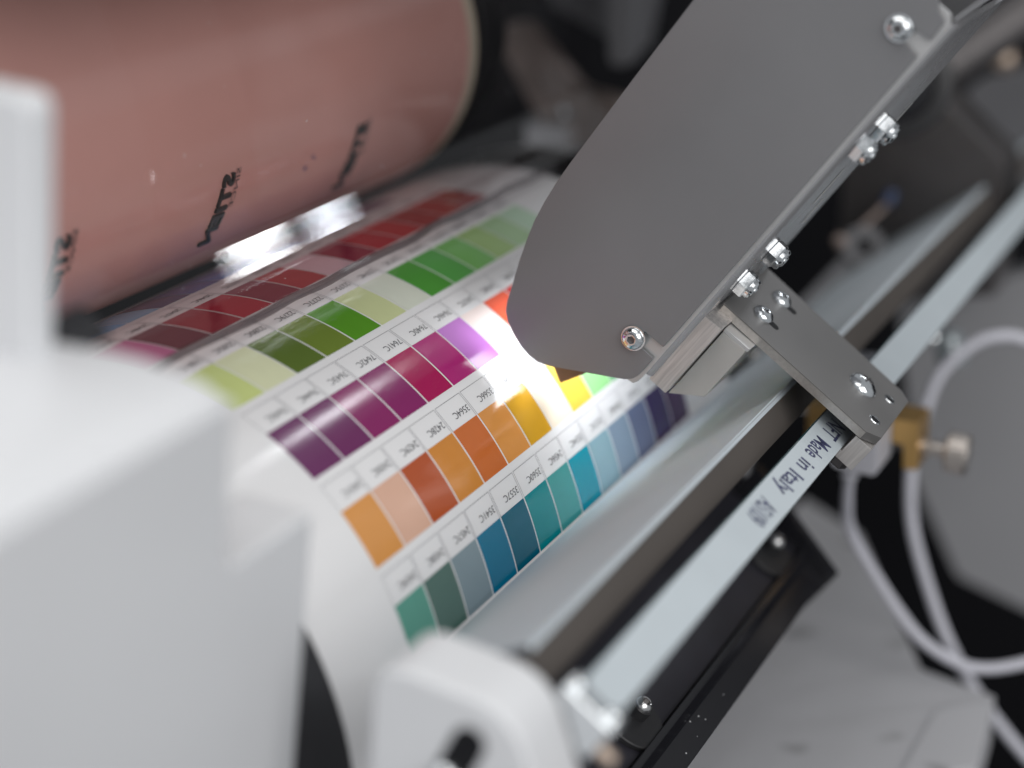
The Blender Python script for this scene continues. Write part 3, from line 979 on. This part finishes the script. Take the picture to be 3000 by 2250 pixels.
# ------------------------------------------------------------------ panels and parts behind the head
t = thing('side_panel', 'large smooth grey panel behind the cables and brass clamp', 'panel')
prism('panel_sheet', rounded([(0.72, -0.1450, -0.020), (0.72, -0.1660, -0.150), (0.72, -0.2010, -0.217), (0.72, -0.36, -0.270), (0.72, -0.36, 0.06), (0.72, -0.2180, 0.010)], 0.005, 4),
      (0.03, 0, 0), M['greypaint'], t, 0.002, 3)
t = thing('upper_cover', 'dark grey rounded cover at the upper right behind the hood', 'cover')
prism('cover_sheet', rounded([(0.79, -0.1660, 0.125), (0.79, -0.1610, 0.088), (0.79, -0.26, 0.020), (0.79, -0.26, 0.16)], 0.012, 5), (0.04, 0, 0), M['greypaint2'], t, 0.003, 3)
tip = lathe('bronze_stud', [(0, 0), (0.006, 0), (0.009, 0.006), (0.006, 0.014), (0, 0.016)], (0.815, -0.1850, 0.135), (0.2, -0.3, 1), M['bronze'], None, 8, 20)
tag(tip, 'pale bronze stud on top of the dark grey cover', 'stud')

t = thing('hand_wheel', 'black round wheel half hidden behind the hood flange', 'wheel')
hw = Vector((0.5640, -0.1710, 0.1660))
lathe('wheel_rim', [(0.024, 0), (0.030, 0), (0.0335, 0.002), (0.0335, 0.012), (0.030, 0.014), (0.024, 0.014), (0.024, 0)], hw, (-1, -0.15, 0.1), M['washer'], t, 64, 30)
lathe('wheel_disc', [(0, 0.010), (0.010, 0.011), (0.024, 0.0085), (0.024, 0.002), (0, 0.002)], hw, (-1, -0.15, 0.1), M['blackgloss'], t, 64, 30)

t = thing('drive_shaft', 'dark grey shaft running behind the hand wheel', 'shaft')
lathe('shaft_tube', [(0, 0), (0.016, 0), (0.016, 0.30), (0, 0.30)], (0.62, -0.10, 0.10), (0.60, -0.55, 0.42), M['dark_steel'], t, 40, 30)

t = thing('hinge_lug', 'dim grey lug with a round hole beyond the bracket', 'lug')
lg = Vector((0.600, -0.1475, 0.0520))
lathe('lug_ring', [(0.0062, 0), (0.0125, 0), (0.0130, 0.0005), (0.0130, 0.010), (0.0062, 0.010), (0.0062, 0)], lg, (-1, -0.3, 0.35), M['greypaint2'], t, 48, 30)
prism('lug_arm', [lg + Vector((0, 0.004, 0.004)), lg + Vector((0, -0.006, -0.012)), lg + Vector((-0.06, 0.020, -0.045)), lg + Vector((-0.06, 0.034, -0.036))], (0.008, 0.0, 0), M['greypaint2'], t, 0.001)
st = lathe('bolt_head', [(0, 0), (0.0042, 0), (0.0042, 0.005), (0, 0.006)], (0.592, -0.1345, 0.0565), (-1, -0.2, 0.3), M['brownsteel'], None, 24, 30)
tag(st, 'small dull bolt head beside the grey lug', 'bolt')
t = thing('tie_rod', 'thin brown rod tipped with a blue sleeve', 'rod')
tube('rod', [(0.600, -0.1450, 0.0640), (0.612, -0.1575, 0.0780)], 0.0022, M['brownsteel'], t, 12, 2)
tube('blue_sleeve', [(0.6125, -0.1578, 0.0786), (0.6165, -0.1605, 0.0865)], 0.0040, M['bluebit'], t, 14, 2)

t = thing('support_column', 'dark brown blurred column between the rails far behind', 'column')
prism('column_body', [(0.635, -0.122, 0.135), (0.635, -0.166, 0.158), (0.635, -0.2260, 0.1060), (0.635, -0.2260, 0.0200), (0.635, -0.122, 0.0000)], (0.05, 0, 0), M['dark_steel'], t, 0.002)

t = thing('air_fitting', 'glossy rounded fitting on the end of the arched cable', 'fitting')
lathe('fitting_body', [(0, 0), (0.0080, 0.0), (0.0095, 0.004), (0.0095, 0.016), (0.0070, 0.022), (0, 0.024)], (0.557, -0.2195, -0.004), (0.1, 0.35, 1), M['fitting'], t, 36, 35)
lathe('fitting_cap', [(0, 0), (0.0032, 0), (0.0032, 0.006), (0, 0.007)], (0.552, -0.2050, 0.0130), (-1, -0.2, 0.3), M['zinc'], t, 20, 30)

# behind the roller: gear side with a mounting arm, cover strip and block
t = thing('bearing_arm', 'blurred brownish steel arm with a bright bolt behind the roller', 'arm')
prism('arm_plate', rounded([(0.60, 0.115, 0.175), (0.60, 0.095, 0.178), (0.60, 0.055, 0.135), (0.60, 0.020, 0.130), (0.60, 0.022, 0.100), (0.60, 0.060, 0.100), (0.60, 0.080, 0.118)], 0.006, 3), (0.03, 0, 0), M['brownsteel'], t, 0.002)
lathe('arm_bolt', [(0, 0), (0.0042, 0), (0.0042, 0.004), (0, 0.0055)], (0.599, 0.0560, 0.1240), (-1, 0, 0.2), M['zinc'], t, 24, 30)
prism('arm_block', rounded([(0.585, 0.082, 0.116), (0.585, 0.052, 0.116), (0.585, 0.052, 0.090), (0.585, 0.082, 0.086)], 0.004, 3), (0.03, 0, 0), M['polished'], t, 0.003, 3)
t = thing('gear_cover', 'dark grey blurred cover plate above the bearing arm', 'cover')
prism('cover_plate', [(0.68, 0.125, 0.250), (0.68, 0.105, 0.180), (0.68, 0.040, 0.150), (0.68, 0.020, 0.250)], (0.03, 0, 0), M['greypaint2'], t, 0.003)
t = thing('cover_strip', 'grey rounded strip hanging beside the top of the hood', 'strip')
prism('strip_body', rounded([(0.63, 0.044, 0.27), (0.63, 0.022, 0.27), (0.63, 0.026, 0.150), (0.63, 0.041, 0.150)], 0.006, 5), (0.02, 0, 0), M['greypaint2'], t, 0.002)
